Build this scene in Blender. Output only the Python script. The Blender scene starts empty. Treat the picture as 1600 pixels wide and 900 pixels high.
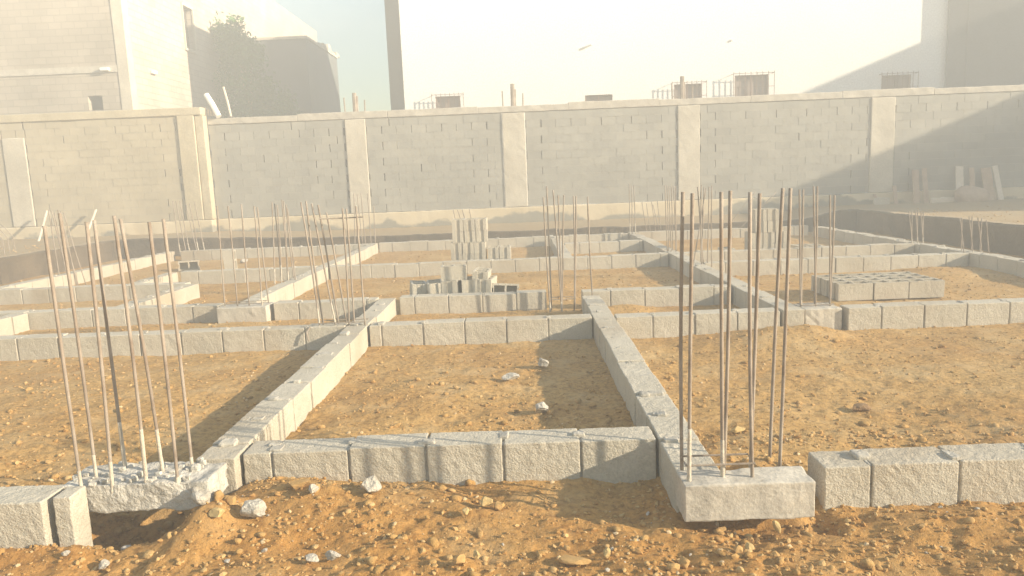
import bpy, math, random
import numpy as np
from mathutils import Vector, Matrix
random.seed(7); RNG = np.random.RandomState(11)
sc = bpy.context.scene
COL = sc.collection

# ------------------------------------------------------------------ camera
F, CH, PITCH, ROLL, YAW = 1152.0, 1.552, 0.149, 0.0406, 0.0141
cam_d = bpy.data.cameras.new('camera'); cam = bpy.data.objects.new('camera', cam_d); COL.objects.link(cam)
cam_d.sensor_width = 36; cam_d.lens = F / 1600 * 36; cam_d.clip_start = .05; cam_d.clip_end = 500
cam.location = (0, 0, CH)
_Rz = Matrix.Rotation(YAW, 4, 'Z'); _Rx = Matrix.Rotation(math.pi / 2 - PITCH, 4, 'X'); _Rr = Matrix.Rotation(-ROLL, 4, 'Z')
cam.rotation_euler = (_Rz @ _Rx @ _Rr).to_euler()
sc.camera = cam
sc.render.resolution_x, sc.render.resolution_y = 1024, 576

# ------------------------------------------------------------------ light
SUN = Vector((1, -.35, .38)).normalized()
world = bpy.data.worlds.new('World'); sc.world = world; world.use_nodes = True
wn = world.node_tree; bg = wn.nodes['Background']
sky = wn.nodes.new('ShaderNodeTexSky'); sky.sky_type = 'NISHITA'; sky.sun_disc = False
sky.sun_elevation = math.asin(SUN.z); sky.sun_rotation = math.atan2(SUN.x, SUN.y)
sky.air_density = 1.6; sky.dust_density = .2; sky.ozone_density = 3.0
wn.links.new(sky.outputs[0], bg.inputs[0]); bg.inputs[1].default_value = .065
sd = bpy.data.lights.new('sun', 'SUN'); sd.energy = 5.0; sd.angle = math.radians(.6); sd.color = (1, .87, .66)
so = bpy.data.objects.new('sun', sd); COL.objects.link(so); so.rotation_euler = (-SUN).to_track_quat('-Z', 'Y').to_euler()
so.location = (20, -7, 12)
vs = sc.view_settings
vs.view_transform = 'Standard'; vs.look = 'None'; vs.exposure = 2.02; vs.gamma = 1; vs.use_curve_mapping = False
HAZE_DENSITY = .028

# ------------------------------------------------------------------ helpers
def ray(px, py):
    x = px - 800; y = -(py - 450); c, s = math.cos(ROLL), math.sin(ROLL)
    x, y = c * x + s * y, -s * x + c * y
    d = Vector((x, F, y)); c, s = math.cos(-PITCH), math.sin(-PITCH)
    d = Vector((d.x, c * d.y - s * d.z, s * d.y + c * d.z)); c, s = math.cos(YAW), math.sin(YAW)
    return Vector((c * d.x - s * d.y, s * d.x + c * d.y, d.z))
def P(px, py, d):                      # survey: the point of depth d seen at a photo pixel
    r = ray(px, py); return Vector((0, 0, CH)) + r * (d / r.y)
def G(px, py, z=0.0):
    r = ray(px, py); return Vector((0, 0, CH)) + r * ((z - CH) / r.z)

def _hash(i, j, k, s):
    n = (i * 374761393 + j * 668265263 + k * 2147483647 + s * 1274126177) & 0xffffffff
    n = ((n ^ (n >> 13)) * 1274126177) & 0xffffffff
    n = ((n ^ (n >> 15)) * 2246822519) & 0xffffffff
    return ((n ^ (n >> 16)) & 0xffff) / 32767.5 - 1
def vn(p, sc_, seed=0):
    q = np.asarray(p, float) * sc_ + 1000.37
    i = np.floor(q).astype(np.int64); f = q - i; f = f * f * (3 - 2 * f)
    o = 0
    for a in (0, 1):
        for b in (0, 1):
            for c in (0, 1):
                w = (f[:, 0] if a else 1 - f[:, 0]) * (f[:, 1] if b else 1 - f[:, 1]) * (f[:, 2] if c else 1 - f[:, 2])
                o = o + w * _hash(i[:, 0] + a, i[:, 1] + b, i[:, 2] + c, seed)
    return o
def fbm(p, s, seed=0, octv=4, g=.5):
    t = 0; a = 1
    for k in range(octv): t = t + a * vn(p, s * 2 ** k, seed + k); a *= g
    return t

class MB:
    def __init__(s): s.v = []; s.f = []; s.m = []; s.n = 0
    def add(s, v, f, mi=0):
        v = np.asarray(v, float).reshape(-1, 3); s.v.append(v)
        for q in f: s.f.append(tuple(int(i) + s.n for i in q)); s.m.append(mi)
        s.n += len(v)
    def box(s, x0, x1, y0, y1, z0, z1, mi=0, M=None):
        v = np.array([(x, y, z) for z in (z0, z1) for y in (y0, y1) for x in (x0, x1)], float)
        if M is not None: v = np.array([M @ Vector(p) for p in v])
        s.add(v, [(0, 2, 3, 1), (4, 5, 7, 6), (0, 1, 5, 4), (2, 6, 7, 3), (0, 4, 6, 2), (1, 3, 7, 5)], mi)
    def rbox(s, x0, x1, y0, y1, z0, z1, r=.006, step=.03, amp=.002, freq=45, mi=0, M=None, big=0, seed=0):
        h = np.array([(x1 - x0) / 2, (y1 - y0) / 2, (z1 - z0) / 2]); c = np.array([(x0 + x1) / 2, (y0 + y1) / 2, (z0 + z1) / 2])
        r = min(r, h.min() * .9)
        ax = []
        for a in range(3):
            n = max(2, int(round(2 * (h[a] - r) / step)) + 1)
            ax.append(np.concatenate([[-h[a], -h[a] + .35 * r], np.linspace(-h[a] + r, h[a] - r, n), [h[a] - .35 * r, h[a]]]))
        for a in range(3):
            b, d = (a + 1) % 3, (a + 2) % 3
            B, D = np.meshgrid(ax[b], ax[d], indexing='ij'); nb, nd = B.shape
            for sg in (-1, 1):
                p = np.zeros((nb * nd, 3)); p[:, b] = B.ravel(); p[:, d] = D.ravel(); p[:, a] = sg * h[a]
                q = np.clip(p, -h + r, h - r); e = p - q; L = np.linalg.norm(e, axis=1)[:, None]; L[L == 0] = 1
                nr = e / L; p = q + r * nr
                w = p + c
                if M is not None: w = np.array([M @ Vector(t) for t in w])
                if amp or big:
                    nn = nr if M is None else np.array([M.to_3x3() @ Vector(t) for t in nr])
                    ds = amp * (vn(w, freq, 3 + seed) + .6 * vn(w, freq * 2.1, 5 + seed))
                    if big: ds = ds + big * fbm(w, 7, 9 + seed, 3)
                    w = w + nn * ds[:, None]
                idx = np.arange(nb * nd).reshape(nb, nd)
                F_ = np.stack([idx[:-1, :-1], idx[1:, :-1], idx[1:, 1:], idx[:-1, 1:]], -1).reshape(-1, 4)
                if sg < 0: F_ = F_[:, ::-1]
                s.add(w, F_.tolist(), mi)
    def tube(s, pts, r, n=8, mi=0, cap=True):
        pts = [Vector(p) for p in pts]; rs = r if isinstance(r, (list, tuple)) else [r] * len(pts)
        v = []; 
        for i, p in enumerate(pts):
            t = (pts[min(i + 1, len(pts) - 1)] - pts[max(i - 1, 0)]).normalized()
            a = t.cross(Vector((0, 1, 0)) if abs(t.y) < .9 else Vector((1, 0, 0))).normalized(); b = t.cross(a)
            for k in range(n):
                an = 2 * math.pi * k / n; v.append(p + (a * math.cos(an) + b * math.sin(an)) * rs[i])
        f = [(i * n + k, i * n + (k + 1) % n, (i + 1) * n + (k + 1) % n, (i + 1) * n + k) for i in range(len(pts) - 1) for k in range(n)]
        if cap: f.append(tuple(range(n - 1, -1, -1))); f.append(tuple((len(pts) - 1) * n + k for k in range(n)))
        s.add(np.array(v), f, mi)
    def build(s, name, mats, parent=None, smooth=False):
        me = bpy.data.meshes.new(name); me.from_pydata(np.concatenate(s.v).tolist(), [], s.f)
        for m in (mats if isinstance(mats, (list, tuple)) else [mats]): me.materials.append(m)
        if any(s.m): me.polygons.foreach_set('material_index', s.m)
        if smooth: me.polygons.foreach_set('use_smooth', [True] * len(s.f))
        me.update()
        o = bpy.data.objects.new(name, me); COL.objects.link(o)
        if parent is not None:
            o.parent = parent; o.matrix_parent_inverse = Matrix.Translation(-parent.location)
        return o
def tag(o, label=None, cat=None, group=None, kind=None):
    if label: o['label'] = label
    if cat: o['category'] = cat
    if group: o['group'] = group
    if kind: o['kind'] = kind
    return o
def empty(name, loc):
    o = bpy.data.objects.new(name, None); o.empty_display_size = .1; COL.objects.link(o); o.location = loc; return o

# ------------------------------------------------------------------ materials
def mat(name, build):
    m = bpy.data.materials.new(name); m.use_nodes = True; nt = m.node_tree
    b = nt.nodes['Principled BSDF']; b.inputs['Roughness'].default_value = .9
    try: b.inputs['Specular IOR Level'].default_value = .25
    except Exception: pass
    build(nt, b); return m
def N(nt, t, **kw):
    n = nt.nodes.new(t)
    for k, v in kw.items(): setattr(n, k, v)
    return n
def noise(nt, co, scale, detail=4, rough=.55):
    n = N(nt, 'ShaderNodeTexNoise'); n.inputs['Scale'].default_value = scale; n.inputs['Detail'].default_value = detail
    n.inputs['Roughness'].default_value = rough; nt.links.new(co, n.inputs['Vector']); return n.outputs['Fac']
def ramp(nt, fac, stops):
    r = N(nt, 'ShaderNodeValToRGB'); nt.links.new(fac, r.inputs[0]); e = r.color_ramp.elements
    e[0].position, e[0].color = stops[0][0], (*stops[0][1], 1); e[1].position, e[1].color = stops[-1][0], (*stops[-1][1], 1)
    for p, c in stops[1:-1]: x = e.new(p); x.color = (*c, 1)
    return r.outputs[0]
def mix(nt, fac, a, b, mode='MIX'):
    m = N(nt, 'ShaderNodeMix', data_type='RGBA', blend_type=mode)
    if isinstance(fac, float): m.inputs[0].default_value = fac
    else: nt.links.new(fac, m.inputs[0])
    for i, v in ((6, a), (7, b)):
        if isinstance(v, tuple): m.inputs[i].default_value = (*v, 1)
        else: nt.links.new(v, m.inputs[i])
    return m.outputs[2]
def bump(nt, b, pairs):
    prev = None
    for h, s, d in pairs:
        n = N(nt, 'ShaderNodeBump'); n.inputs['Strength'].default_value = s; n.inputs['Distance'].default_value = d
        nt.links.new(h, n.inputs['Height'])
        if prev: nt.links.new(prev, n.inputs['Normal'])
        prev = n.outputs[0]
    nt.links.new(prev, b.inputs['Normal'])
def coords(nt): return N(nt, 'ShaderNodeNewGeometry').outputs['Position']
def ocoords(nt): return N(nt, 'ShaderNodeTexCoord').outputs['Object']

def rough_mat(name, c0, c1, s1=3, s2=60, bs=.5, bd=.004, c2=None):
    def b_(nt, b):
        co = coords(nt)
        c = ramp(nt, noise(nt, co, s1, 5), [(.3, c0), (.7, c1)])
        g = ramp(nt, noise(nt, co, s2, 3), [(.3, (.84, .84, .84)), (.7, (1.1, 1.1, 1.1))])
        c = mix(nt, 1.0, c, g, 'MULTIPLY')
        if c2: c = mix(nt, ramp(nt, noise(nt, co, s1 * .35, 4), [(.52, (0, 0, 0)), (.68, (.55, .55, .55))]), c, c2)
        nt.links.new(c, b.inputs[0])
        bump(nt, b, [(noise(nt, co, s2, 4, .7), bs, bd), (noise(nt, co, s2 * .25, 4), bs * .5, bd * 3)])
    return mat(name, b_)
M_block = rough_mat('concrete_block', (.44, .395, .315), (.54, .49, .40), 2.5, 95, .9, .006, c2=(.36, .28, .19))
M_mortar = rough_mat('mortar', (.36, .33, .28), (.5, .46, .39), 8, 70, .8, .006)
M_conc = rough_mat('cast_concrete', (.40, .36, .30), (.55, .50, .42), 5, 60, .6, .004)
M_chip = rough_mat('broken_concrete', (.38, .35, .30), (.60, .56, .49), 9, 50, 1., .01)
M_rubble = rough_mat('rubble', (.36, .32, .26), (.56, .51, .43), 14, 80, 1., .008)
M_stone = rough_mat('river_stone', (.38, .225, .08), (.46, .29, .12), 6, 90, .3, .002)
M_stone2 = rough_mat('pale_stone', (.42, .29, .12), (.52, .38, .18), 6, 90, .3, .002)
M_rebar = rough_mat('rusty_steel', (.21, .16, .12), (.38, .32, .26), 7, 200, .5, .002)
M_cement = rough_mat('cement_splash', (.40, .34, .27), (.58, .52, .42), 20, 120, .8, .003)
M_wood = rough_mat('weathered_wood', (.36, .25, .17), (.50, .37, .27), 4, 40, .3, .003)
M_palewood = rough_mat('pale_wood', (.62, .52, .40), (.74, .64, .52), 4, 40, .3, .003)
M_plinth = rough_mat('plaster_plinth', (.50, .42, .28), (.64, .55, .39), 1.2, 30, .4, .004, c2=None)
def _pl(nt, b):
    co = coords(nt); c = ramp(nt, noise(nt, co, 1.1, 5), [(.3, (.52, .42, .27)), (.7, (.68, .58, .42))])
    st = noise(nt, co, .8, 5)
    z = N(nt, 'ShaderNodeSeparateXYZ'); nt.links.new(co, z.inputs[0])
    mr = N(nt, 'ShaderNodeMapRange'); nt.links.new(z.outputs[2], mr.inputs[0])
    mr.inputs[1].default_value = .25; mr.inputs[2].default_value = .72; mr.inputs[3].default_value = .18; mr.inputs[4].default_value = -.12
    ad = N(nt, 'ShaderNodeMath', operation='ADD'); nt.links.new(st, ad.inputs[0]); nt.links.new(mr.outputs[0], ad.inputs[1])
    c = mix(nt, ramp(nt, ad.outputs[0], [(.50, (0, 0, 0)), (.56, (1, 1, 1))]), c, (.27, .25, .20))
    nt.links.new(c, b.inputs[0]); bump(nt, b, [(noise(nt, co, 25, 4), .5, .01)])
M_plinth = mat('plaster_plinth_damp', _pl)
M_render = rough_mat('cement_render', (.46, .41, .33), (.60, .54, .44), 1.5, 30, .4, .004)
M_tanrender = rough_mat('sandy_cement_render', (.45, .38, .26), (.58, .50, .36), 1.0, 25, .5, .006)
M_white = rough_mat('white_paint', (.84, .82, .79), (.87, .86, .83), .6, 20, .15, .003)
M_shadegrey = rough_mat('shaded_grey_render', (.13, .14, .14), (.18, .19, .19), .7, 20, .3, .004)  # render grey with the shade on these walls darkened into the colour
M_dark = mat('dark_opening', lambda nt, b: b.inputs[0].__setattr__('default_value', (.05, .045, .04, 1)))
M_frame = mat('brown_window_frame', lambda nt, b: b.inputs[0].__setattr__('default_value', (.20, .13, .10, 1)))
M_curtain = mat('dusty_pink_shutter', lambda nt, b: b.inputs[0].__setattr__('default_value', (.27, .215, .19, 1)))
M_pvc = mat('white_plastic', lambda nt, b: b.inputs[0].__setattr__('default_value', (.85, .82, .76, 1)))
def _wallblock(c0, c1, c2):
    def b_(nt, b):
        co = coords(nt)
        geo = N(nt, 'ShaderNodeNewGeometry')
        c = ramp(nt, geo.outputs['Random Per Island'], [(0, c0), (.6, c1), (1, c2)])
        g = ramp(nt, noise(nt, co, 1.0, 5), [(.3, (.86, .86, .86)), (.7, (1.12, 1.12, 1.12))])
        c = mix(nt, 1.0, c, g, 'MULTIPLY'); nt.links.new(c, b.inputs[0])
        bump(nt, b, [(noise(nt, co, 40, 4, .7), .6, .006)])
    return b_
M_wallblock = mat('wall_blockwork', _wallblock((.30, .285, .25), (.325, .31, .27), (.35, .33, .285)))
M_wallblock_tan = mat('wall_blockwork_sandy', _wallblock((.44, .375, .27), (.46, .395, .285), (.485, .415, .30)))
def _brick(c1, c2, mo, swap):
    def b_(nt, b):
        co = coords(nt); sp = N(nt, 'ShaderNodeSeparateXYZ'); nt.links.new(co, sp.inputs[0])
        cb = N(nt, 'ShaderNodeCombineXYZ'); nt.links.new(sp.outputs[1 if swap else 0], cb.inputs[0]); nt.links.new(sp.outputs[2], cb.inputs[1])
        k = N(nt, 'ShaderNodeTexBrick'); nt.links.new(cb.outputs[0], k.inputs['Vector'])
        k.inputs['Scale'].default_value = 1; k.inputs['Brick Width'].default_value = .41; k.inputs['Row Height'].default_value = .21
        k.inputs['Mortar Size'].default_value = .012; k.inputs['Color1'].default_value = (*c1, 1); k.inputs['Color2'].default_value = (*c2, 1); k.inputs['Mortar'].default_value = (*mo, 1)
        g = ramp(nt, noise(nt, co, .6, 5), [(.3, (.82, .82, .82)), (.7, (1.15, 1.15, 1.15))])
        nt.links.new(mix(nt, 1.0, k.outputs[0], g, 'MULTIPLY'), b.inputs[0])
        iv = N(nt, 'ShaderNodeMath', operation='SUBTRACT'); iv.inputs[0].default_value = 1; nt.links.new(k.outputs['Fac'], iv.inputs[1])
        bump(nt, b, [(iv.outputs[0], .6, .01), (noise(nt, co, 30, 4), .4, .006)])
    return b_
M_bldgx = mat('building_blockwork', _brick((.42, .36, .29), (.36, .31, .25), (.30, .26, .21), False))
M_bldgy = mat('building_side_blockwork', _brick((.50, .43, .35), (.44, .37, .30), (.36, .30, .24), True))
def _soil(nt, b):
    co = coords(nt)
    c = ramp(nt, noise(nt, co, .9, 6, .6), [(.25, (.37, .20, .062)), (.5, (.43, .255, .088)), (.75, (.49, .325, .135))])
    p = ramp(nt, noise(nt, co, 28, 5, .65), [(.32, (.55, .5, .45)), (.5, (1, 1, 1)), (.72, (1.25, 1.25, 1.28))])
    c = mix(nt, 1.0, c, p, 'MULTIPLY')
    v = N(nt, 'ShaderNodeTexVoronoi'); v.inputs['Scale'].default_value = 42; nt.links.new(co, v.inputs['Vector'])
    vm = ramp(nt, v.outputs['Distance'], [(.10, (1, 1, 1)), (.24, (0, 0, 0))])
    ss = ramp(nt, noise(nt, co, 5, 3), [(.5, (0, 0, 0)), (.62, (.7, .7, .7))])
    c = mix(nt, mix(nt, 1.0, vm, ss, 'MULTIPLY'), c, (.58, .44, .27))
    pal = ramp(nt, noise(nt, co, 2.3, 6, .65), [(.50, (0, 0, 0)), (.68, (.5, .5, .5))])
    c = mix(nt, pal, c, (.55, .40, .21))
    fr = N(nt, 'ShaderNodeAttribute', attribute_name='fresh'); c = mix(nt, fr.outputs['Fac'], c, mix(nt, 1.0, c, (.94, .76, .54), 'MULTIPLY'))
    up = N(nt, 'ShaderNodeAttribute', attribute_name='dusty'); c = mix(nt, up.outputs['Fac'], c, (.33, .26, .165))
    # freshly cut, dark soil on the steep faces of the excavation
    gn = N(nt, 'ShaderNodeNewGeometry'); sp = N(nt, 'ShaderNodeSeparateXYZ'); nt.links.new(gn.outputs['True Normal'], sp.inputs[0])
    sp2 = N(nt, 'ShaderNodeSeparateXYZ'); nt.links.new(co, sp2.inputs[0])
    att = N(nt, 'ShaderNodeAttribute', attribute_name='cut')
    c = mix(nt, att.outputs['Fac'], c, (.13, .085, .045))
    nt.links.new(c, b.inputs[0]); b.inputs['Roughness'].default_value = 1
    bump(nt, b, [(noise(nt, co, 34, 6, .7), .9, .02), (v.outputs['Distance'], -.35, .006)])
M_soil = mat('ochre_soil', _soil)
def _leaf(nt, b):
    co = coords(nt); nt.links.new(ramp(nt, noise(nt, co, 1.3, 3), [(.3, (.022, .085, .012)), (.7, (.06, .17, .03))]), b.inputs[0]); b.inputs['Roughness'].default_value = .6
M_leaf = mat('leaf_green', _leaf)

# ------------------------------------------------------------------ ground
PITS = [  # x, y, rx, ry, dz
    (-1.92, 3.40, .30, .20, -.26), (-1.95, 3.08, .3, .07, .03), (-2.3, 3.0, .30, .2, -.03), (-1.2, 3.45, .45, .28, .075), (-.75, 3.3, .5, .2, .04), (-1.5, 3.2, .14, .16, .11),
    (1.0, 3.09, .22, .08, -.05), (.75, 3.0, .12, .08, .02), (1.12, 3.42, .24, .12, .14), (1.3, 3.1, .06, .1, -.05), (.45, 3.35, .25, .3, -.05), (.2, 3.3, .3, .25, .03), (.9, 2.75, .35, .2, .02), (0.0, 2.9, .3, .15, -.035),
    (1.9, 2.85, .5, .2, .01), (-2.0, 2.75, .5, .25, -.03), (-.9, 5.0, .45, .6, .05), (-1.2, 4.2, .3, .35, .07), (.2, 5.2, .35, .5, -.02),
    (2.3, 6.55, .5, .35, .10), (2.7, 6.6, .3, .25, .06), (1.0, 3.75, .35, .2, .06), (1.4, 4.2, .4, .5, .03), (2.4, 4.6, .5, .5, -.03),
    (-3.3, 8.0, .5, .35, .09), (-2.6, 7.9, .4, .3, .05), (.9, 8.2, .5, .2, .05), (-.3, 10.2, .8, .6, .05), (1.2, 8.25, .25, .3, .05),
    (4.5, 7.4, 1.0, .4, .03), (5.8, 10.2, .6, .5, .08), (-3.0, 5.5, 1, .8, .03), (-5, 7.8, .6, .5, .03), (-4.4, 8.2, .5, .3, .05), (-3.8, 5.0, .8, .8, .03), (-1.35, 8.0, .3, .5, .05), (-5.4, 7.6, .4, .3, .06)]
def sm(t): t = np.clip(t, 0, 1); return t * t * (3 - 2 * t)
def up_height(x, y):
    w = .28 + sm((x - 6.6) / 1.0) * .18 + sm((-x - 3.5) / 5.5) * .16
    return np.maximum(w, .28 + .06 * sm((y - 17.8) / 2.0))
def bank(x, y):
    p = np.stack([x, y, 0 * x], 1)
    j = .10 * vn(p, 1.2, 71) + .05 * vn(p, 4, 72)
    d = np.maximum(np.maximum(x + j - (8.02 - .03 * (y - 12)), -x + j - 9.75), y + j * .7 - 17.6)
    return d
def hgt(x, y, fine=True):
    x = np.asarray(x, float); y = np.asarray(y, float); p = np.stack([x, y, 0 * x], 1)
    a = .5 + .5 * np.exp(-((y - 3) / 3) ** 2)
    h = a * (.024 * fbm(p, 1.3, 1, 3) + .016 * fbm(p, 6, 8, 3)) - .012
    if fine: h = h + a * (.010 * fbm(p, 20, 20, 3) + .012 * np.maximum(vn(p, 30, 30), .1) * np.maximum(vn(p, 3, 31) + .5, 0))
    front = np.exp(-((y - 2.7) / .7) ** 2); h = h + front * (.026 * fbm(p, 4.5, 40, 3) + .008 * fbm(p, 14, 44, 2))
    for (cx, cy, rx, ry, dz) in PITS:
        h = h + dz * np.exp(-((x - cx) / rx) ** 2 - ((y - cy) / ry) ** 2)
    t = sm(bank(x, y) / .16)
    return h * (1 - t * .3) + t * up_height(x, y)
def H(x, y): return float(hgt([x], [y])[0])
def build_ground():
    ys = [-12, -8, -4, -2, -1, 0, .6, 1.1, 1.5, 1.8]; y = 1.8
    while y < 21: y += max(.014, y * .0058); ys.append(y)
    ys += [22, 23.5, 26, 30, 36, 46]
    xs = [0.]; x = 0
    while x < 13.5: x += .02 if x < 2.6 else min(.07, .02 + (x - 2.6) * .016); xs.append(x)
    xs += [14, 15, 17, 20, 25, 33]
    xs = np.array([-v for v in xs[:0:-1]] + xs); ys = np.array(ys)
    X, Y = np.meshgrid(xs, ys); x = X.ravel(); y = Y.ravel(); z = hgt(x, y)
    nx, ny = len(xs), len(ys); idx = np.arange(nx * ny).reshape(ny, nx)
    f = np.stack([idx[:-1, :-1], idx[:-1, 1:], idx[1:, 1:], idx[1:, :-1]], -1).reshape(-1, 4)
    me = bpy.data.meshes.new('ground'); me.vertices.add(nx * ny); me.vertices.foreach_set('co', np.stack([x, y, z], 1).ravel())
    me.loops.add(f.size); me.loops.foreach_set('vertex_index', f.ravel().astype(np.int32))
    me.polygons.add(len(f)); me.polygons.foreach_set('loop_start', np.arange(0, f.size, 4, dtype=np.int32))
    try: me.polygons.foreach_set('loop_total', np.full(len(f), 4, dtype=np.int32))
    except Exception: pass
    me.polygons.foreach_set('use_smooth', np.ones(len(f), bool)); me.update(calc_edges=True); me.validate()
    b = bank(x, y); cut = sm((b + .06) / .05) * (1 - sm((b - .13) / .03))
    at = me.attributes.new('cut', 'FLOAT', 'POINT'); at.data.foreach_set('value', cut)
    at = me.attributes.new('dusty', 'FLOAT', 'POINT'); pv = np.stack([x, y, 0 * x], 1); fresh = sm((3.75 - y + .25 * vn(pv, 1.3, 91)) / .5)
    at.data.foreach_set('value', np.maximum(sm((b - .1) / .3) * (.75 + .25 * vn(pv, .8, 90)), .0)); a2 = me.attributes.new('fresh', 'FLOAT', 'POINT'); a2.data.foreach_set('value', fresh * (.65 + .35 * vn(pv, 2.2, 92)))
    me.materials.append(M_soil)
    o = bpy.data.objects.new('ground', me); COL.objects.link(o); tag(o, 'ochre stony soil of the excavated plot', kind='structure')
build_ground()
def embankment():
    # the cut edge of the plot: dark moist face with a thin crumbling lip, along left, back and right
    line = [(-9.7, 4.0 + .12 * k) for k in range(112)] + [(-9.7 + .12 * k, 17.55) for k in range(1, 148)]
    line += [(8.0, 17.55 - .12 * k) for k in range(0, 108)]
    n = len(line); pts = np.array(line)
    t = np.gradient(pts, axis=0); t = np.stack([np.convolve(np.pad(t[:, i], 6, 'edge'), np.ones(13) / 13, 'valid') for i in (0, 1)], 1)
    t /= np.linalg.norm(t, axis=1)[:, None]; out = np.stack([-t[:, 1], t[:, 0]], 1)
    q = np.stack([pts[:, 0], pts[:, 1], 0 * pts[:, 0]], 1)
    o_ = .05 * vn(q, 1.1, 61) + .02 * vn(q, 6, 62)
    top = up_height(pts[:, 0], pts[:, 1]) + .02 * vn(q, 2.2, 63) + .012 * vn(q, 9, 64) + .02
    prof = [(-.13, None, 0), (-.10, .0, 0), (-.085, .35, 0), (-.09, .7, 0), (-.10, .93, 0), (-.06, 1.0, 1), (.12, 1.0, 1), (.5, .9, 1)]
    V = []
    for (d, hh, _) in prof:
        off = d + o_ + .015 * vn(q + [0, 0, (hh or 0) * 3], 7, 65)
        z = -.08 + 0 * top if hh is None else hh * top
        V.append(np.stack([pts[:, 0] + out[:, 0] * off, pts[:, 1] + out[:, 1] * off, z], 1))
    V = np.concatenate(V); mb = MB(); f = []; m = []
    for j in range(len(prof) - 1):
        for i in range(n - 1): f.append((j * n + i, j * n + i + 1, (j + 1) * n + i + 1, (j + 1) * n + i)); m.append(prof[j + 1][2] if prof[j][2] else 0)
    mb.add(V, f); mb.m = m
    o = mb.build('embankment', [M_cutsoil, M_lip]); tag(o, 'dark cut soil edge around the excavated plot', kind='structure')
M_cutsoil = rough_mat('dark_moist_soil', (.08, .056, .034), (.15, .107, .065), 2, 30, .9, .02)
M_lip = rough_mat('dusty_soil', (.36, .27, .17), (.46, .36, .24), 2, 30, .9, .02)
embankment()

# ------------------------------------------------------------------ foundation walls
def wall(name_label, axis, a0, a1, c, first=.4, z1=.2, step=None, w=.2, z0=-.14, ribs=None, seed=0):
    """one single-course block wall; axis x: runs a0..a1 with its front face at y=c; axis y: runs a0..a1 with its left face at x=c"""
    mb = MB(); r = random.Random(hash(name_label) % 9999 if False else int(abs(a0 * 131 + a1 * 17 + c * 311)) + seed)
    dist = (c if axis == 'x' else (a0 + a1) / 2)
    p = a0; L = first
    while p < a1 - .02:
        e = min(p + L - .012, a1)
        if a1 - e < .05: e = a1
        yy = c if axis == 'x' else p
        st = step or max(.018, .0075 * yy)
        jz = r.uniform(-.008, .008); js = r.uniform(-.006, .006); jt = r.uniform(-.004, .004)
        if axis == 'x': b = (p, e, c + js, c + w + js)
        else: b = (c + js, c + w + js, p, e)
        mb.rbox(*b, z0, z1 + jz, r=.007, step=st, amp=.0022 if st < .05 else .002, freq=45 if st < .04 else 20, M=None)
        # mortar squeezed in and over the joint
        q = e + .006
        if q < a1 - .03:
            def bx(u0, u1, v0, v1, za, zb, big=.006):
                if axis == 'x': mb.rbox(q + u0, q + u1, c + v0, c + v1, za, zb, r=.005, step=max(.02, st), amp=.003, freq=40, mi=1, big=big, seed=3)
                else: mb.rbox(c + v0, c + v1, q + u0, q + u1, za, zb, r=.005, step=max(.02, st), amp=.003, freq=40, mi=1, big=big, seed=3)
            bx(-.009, .009, .014, w - .014, z0 + .01, z1 - r.uniform(.004, .02), 0)
            for _k in range(2 if r.random() < .6 else 1):
                v = r.uniform(.02, .1); bx(-r.uniform(.01, .045), r.uniform(.01, .045), v, v + r.uniform(.03, .09), z1 - .03, z1 + r.uniform(.002, .013), .012)
        p = e + .012; L = .4
    if ribs:
        for k in range(6): mb.rbox(c + w - .004, c + w + .008, ribs + k * .052, ribs + k * .052 + .026, 0, z1 - .012, r=.006, step=.05, amp=.001)
    o = mb.build('foundation_wall', [M_block, M_mortar])
    tag(o, name_label, 'low wall', 'single course block foundation walls')
    return o
W = wall
W('single-course grey block wall closest to camera, between the two front footings, striped by rebar shadows', 'x', -1.48, .655, 3.63, .155)
W('long block wall running back along left side of the middle cell, its right side sunlit', 'y', 3.57, 8.62, -1.70, .22, ribs=3.85)
W('long block wall along right side of the middle cell, casting shade into it', 'y', 3.215, 8.22, .67, .4)
W('block wall at lower right corner of photo, beside the smooth front footing', 'x', 1.34, 4.2, 3.2, .22)
W('block wall at lower left edge of photo, ending short of the chipped footing', 'x', -4.9, -2.2, 3.12, .36)
W('narrow grey block remnant between lower left wall and chipped footing', 'x', -2.165, -2.085, 3.14, .2, w=.13)
W('block wall closing the far end of the middle cell, second from the camera', 'x', -1.48, .655, 6.92, .12)
W('block wall running left from the leaning rebar group behind the front left bars', 'x', -7.2, -1.72, 6.93, .3)
W('block wall between middle cell and the right long wall, crossing behind the front right bars', 'x', .885, 2.43, 6.90, .35)
W('block wall right of the ochre footing, running off the right edge in front of flat block stack', 'x', 3.07, 6.45, 6.88, .32)
W('block wall in front of the messy block pile, behind the closed middle cell', 'x', -1.45, .28, 8.56, .18)
W('short block wall left of block pile, from small square footing to the left long wall', 'x', -2.93, -1.72, 8.52, .3)
W('block wall left of the small square footing, running to the left edge', 'x', -8.6, -3.6, 8.55, .3)
W('block wall with small rubble heap at its foot, right of middle cell far corner', 'x', .70, 2.43, 8.50, .33)
W('long block wall from the small square footing back to the far row, left of the tall stack', 'y', 8.78, 16.55, -3.42, .3)
W('long diagonal-looking block wall of the right half, its left side in deep shade', 'y', 6.90, 16.9, 2.46, .38)
W('block wall near the right embankment with a bright top edge and shaded side', 'y', 6.9, 16.5, 6.52, .4)
W('block wall right under the tall centre stack, spanning between the long walls', 'x', -3.2, 2.43, 12.15, .3)
W('lower front block wall of the double pair at right, behind flat block stack', 'x', 2.68, 6.5, 10.71, .3)
W('rear block wall of the double pair at right, in front of the right stack', 'x', 2.68, 6.5, 12.2, .3)
W('short far block wall right of the eight-bar group, with a triangular shadow', 'x', .88, 2.43, 14.7, .3)
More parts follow.
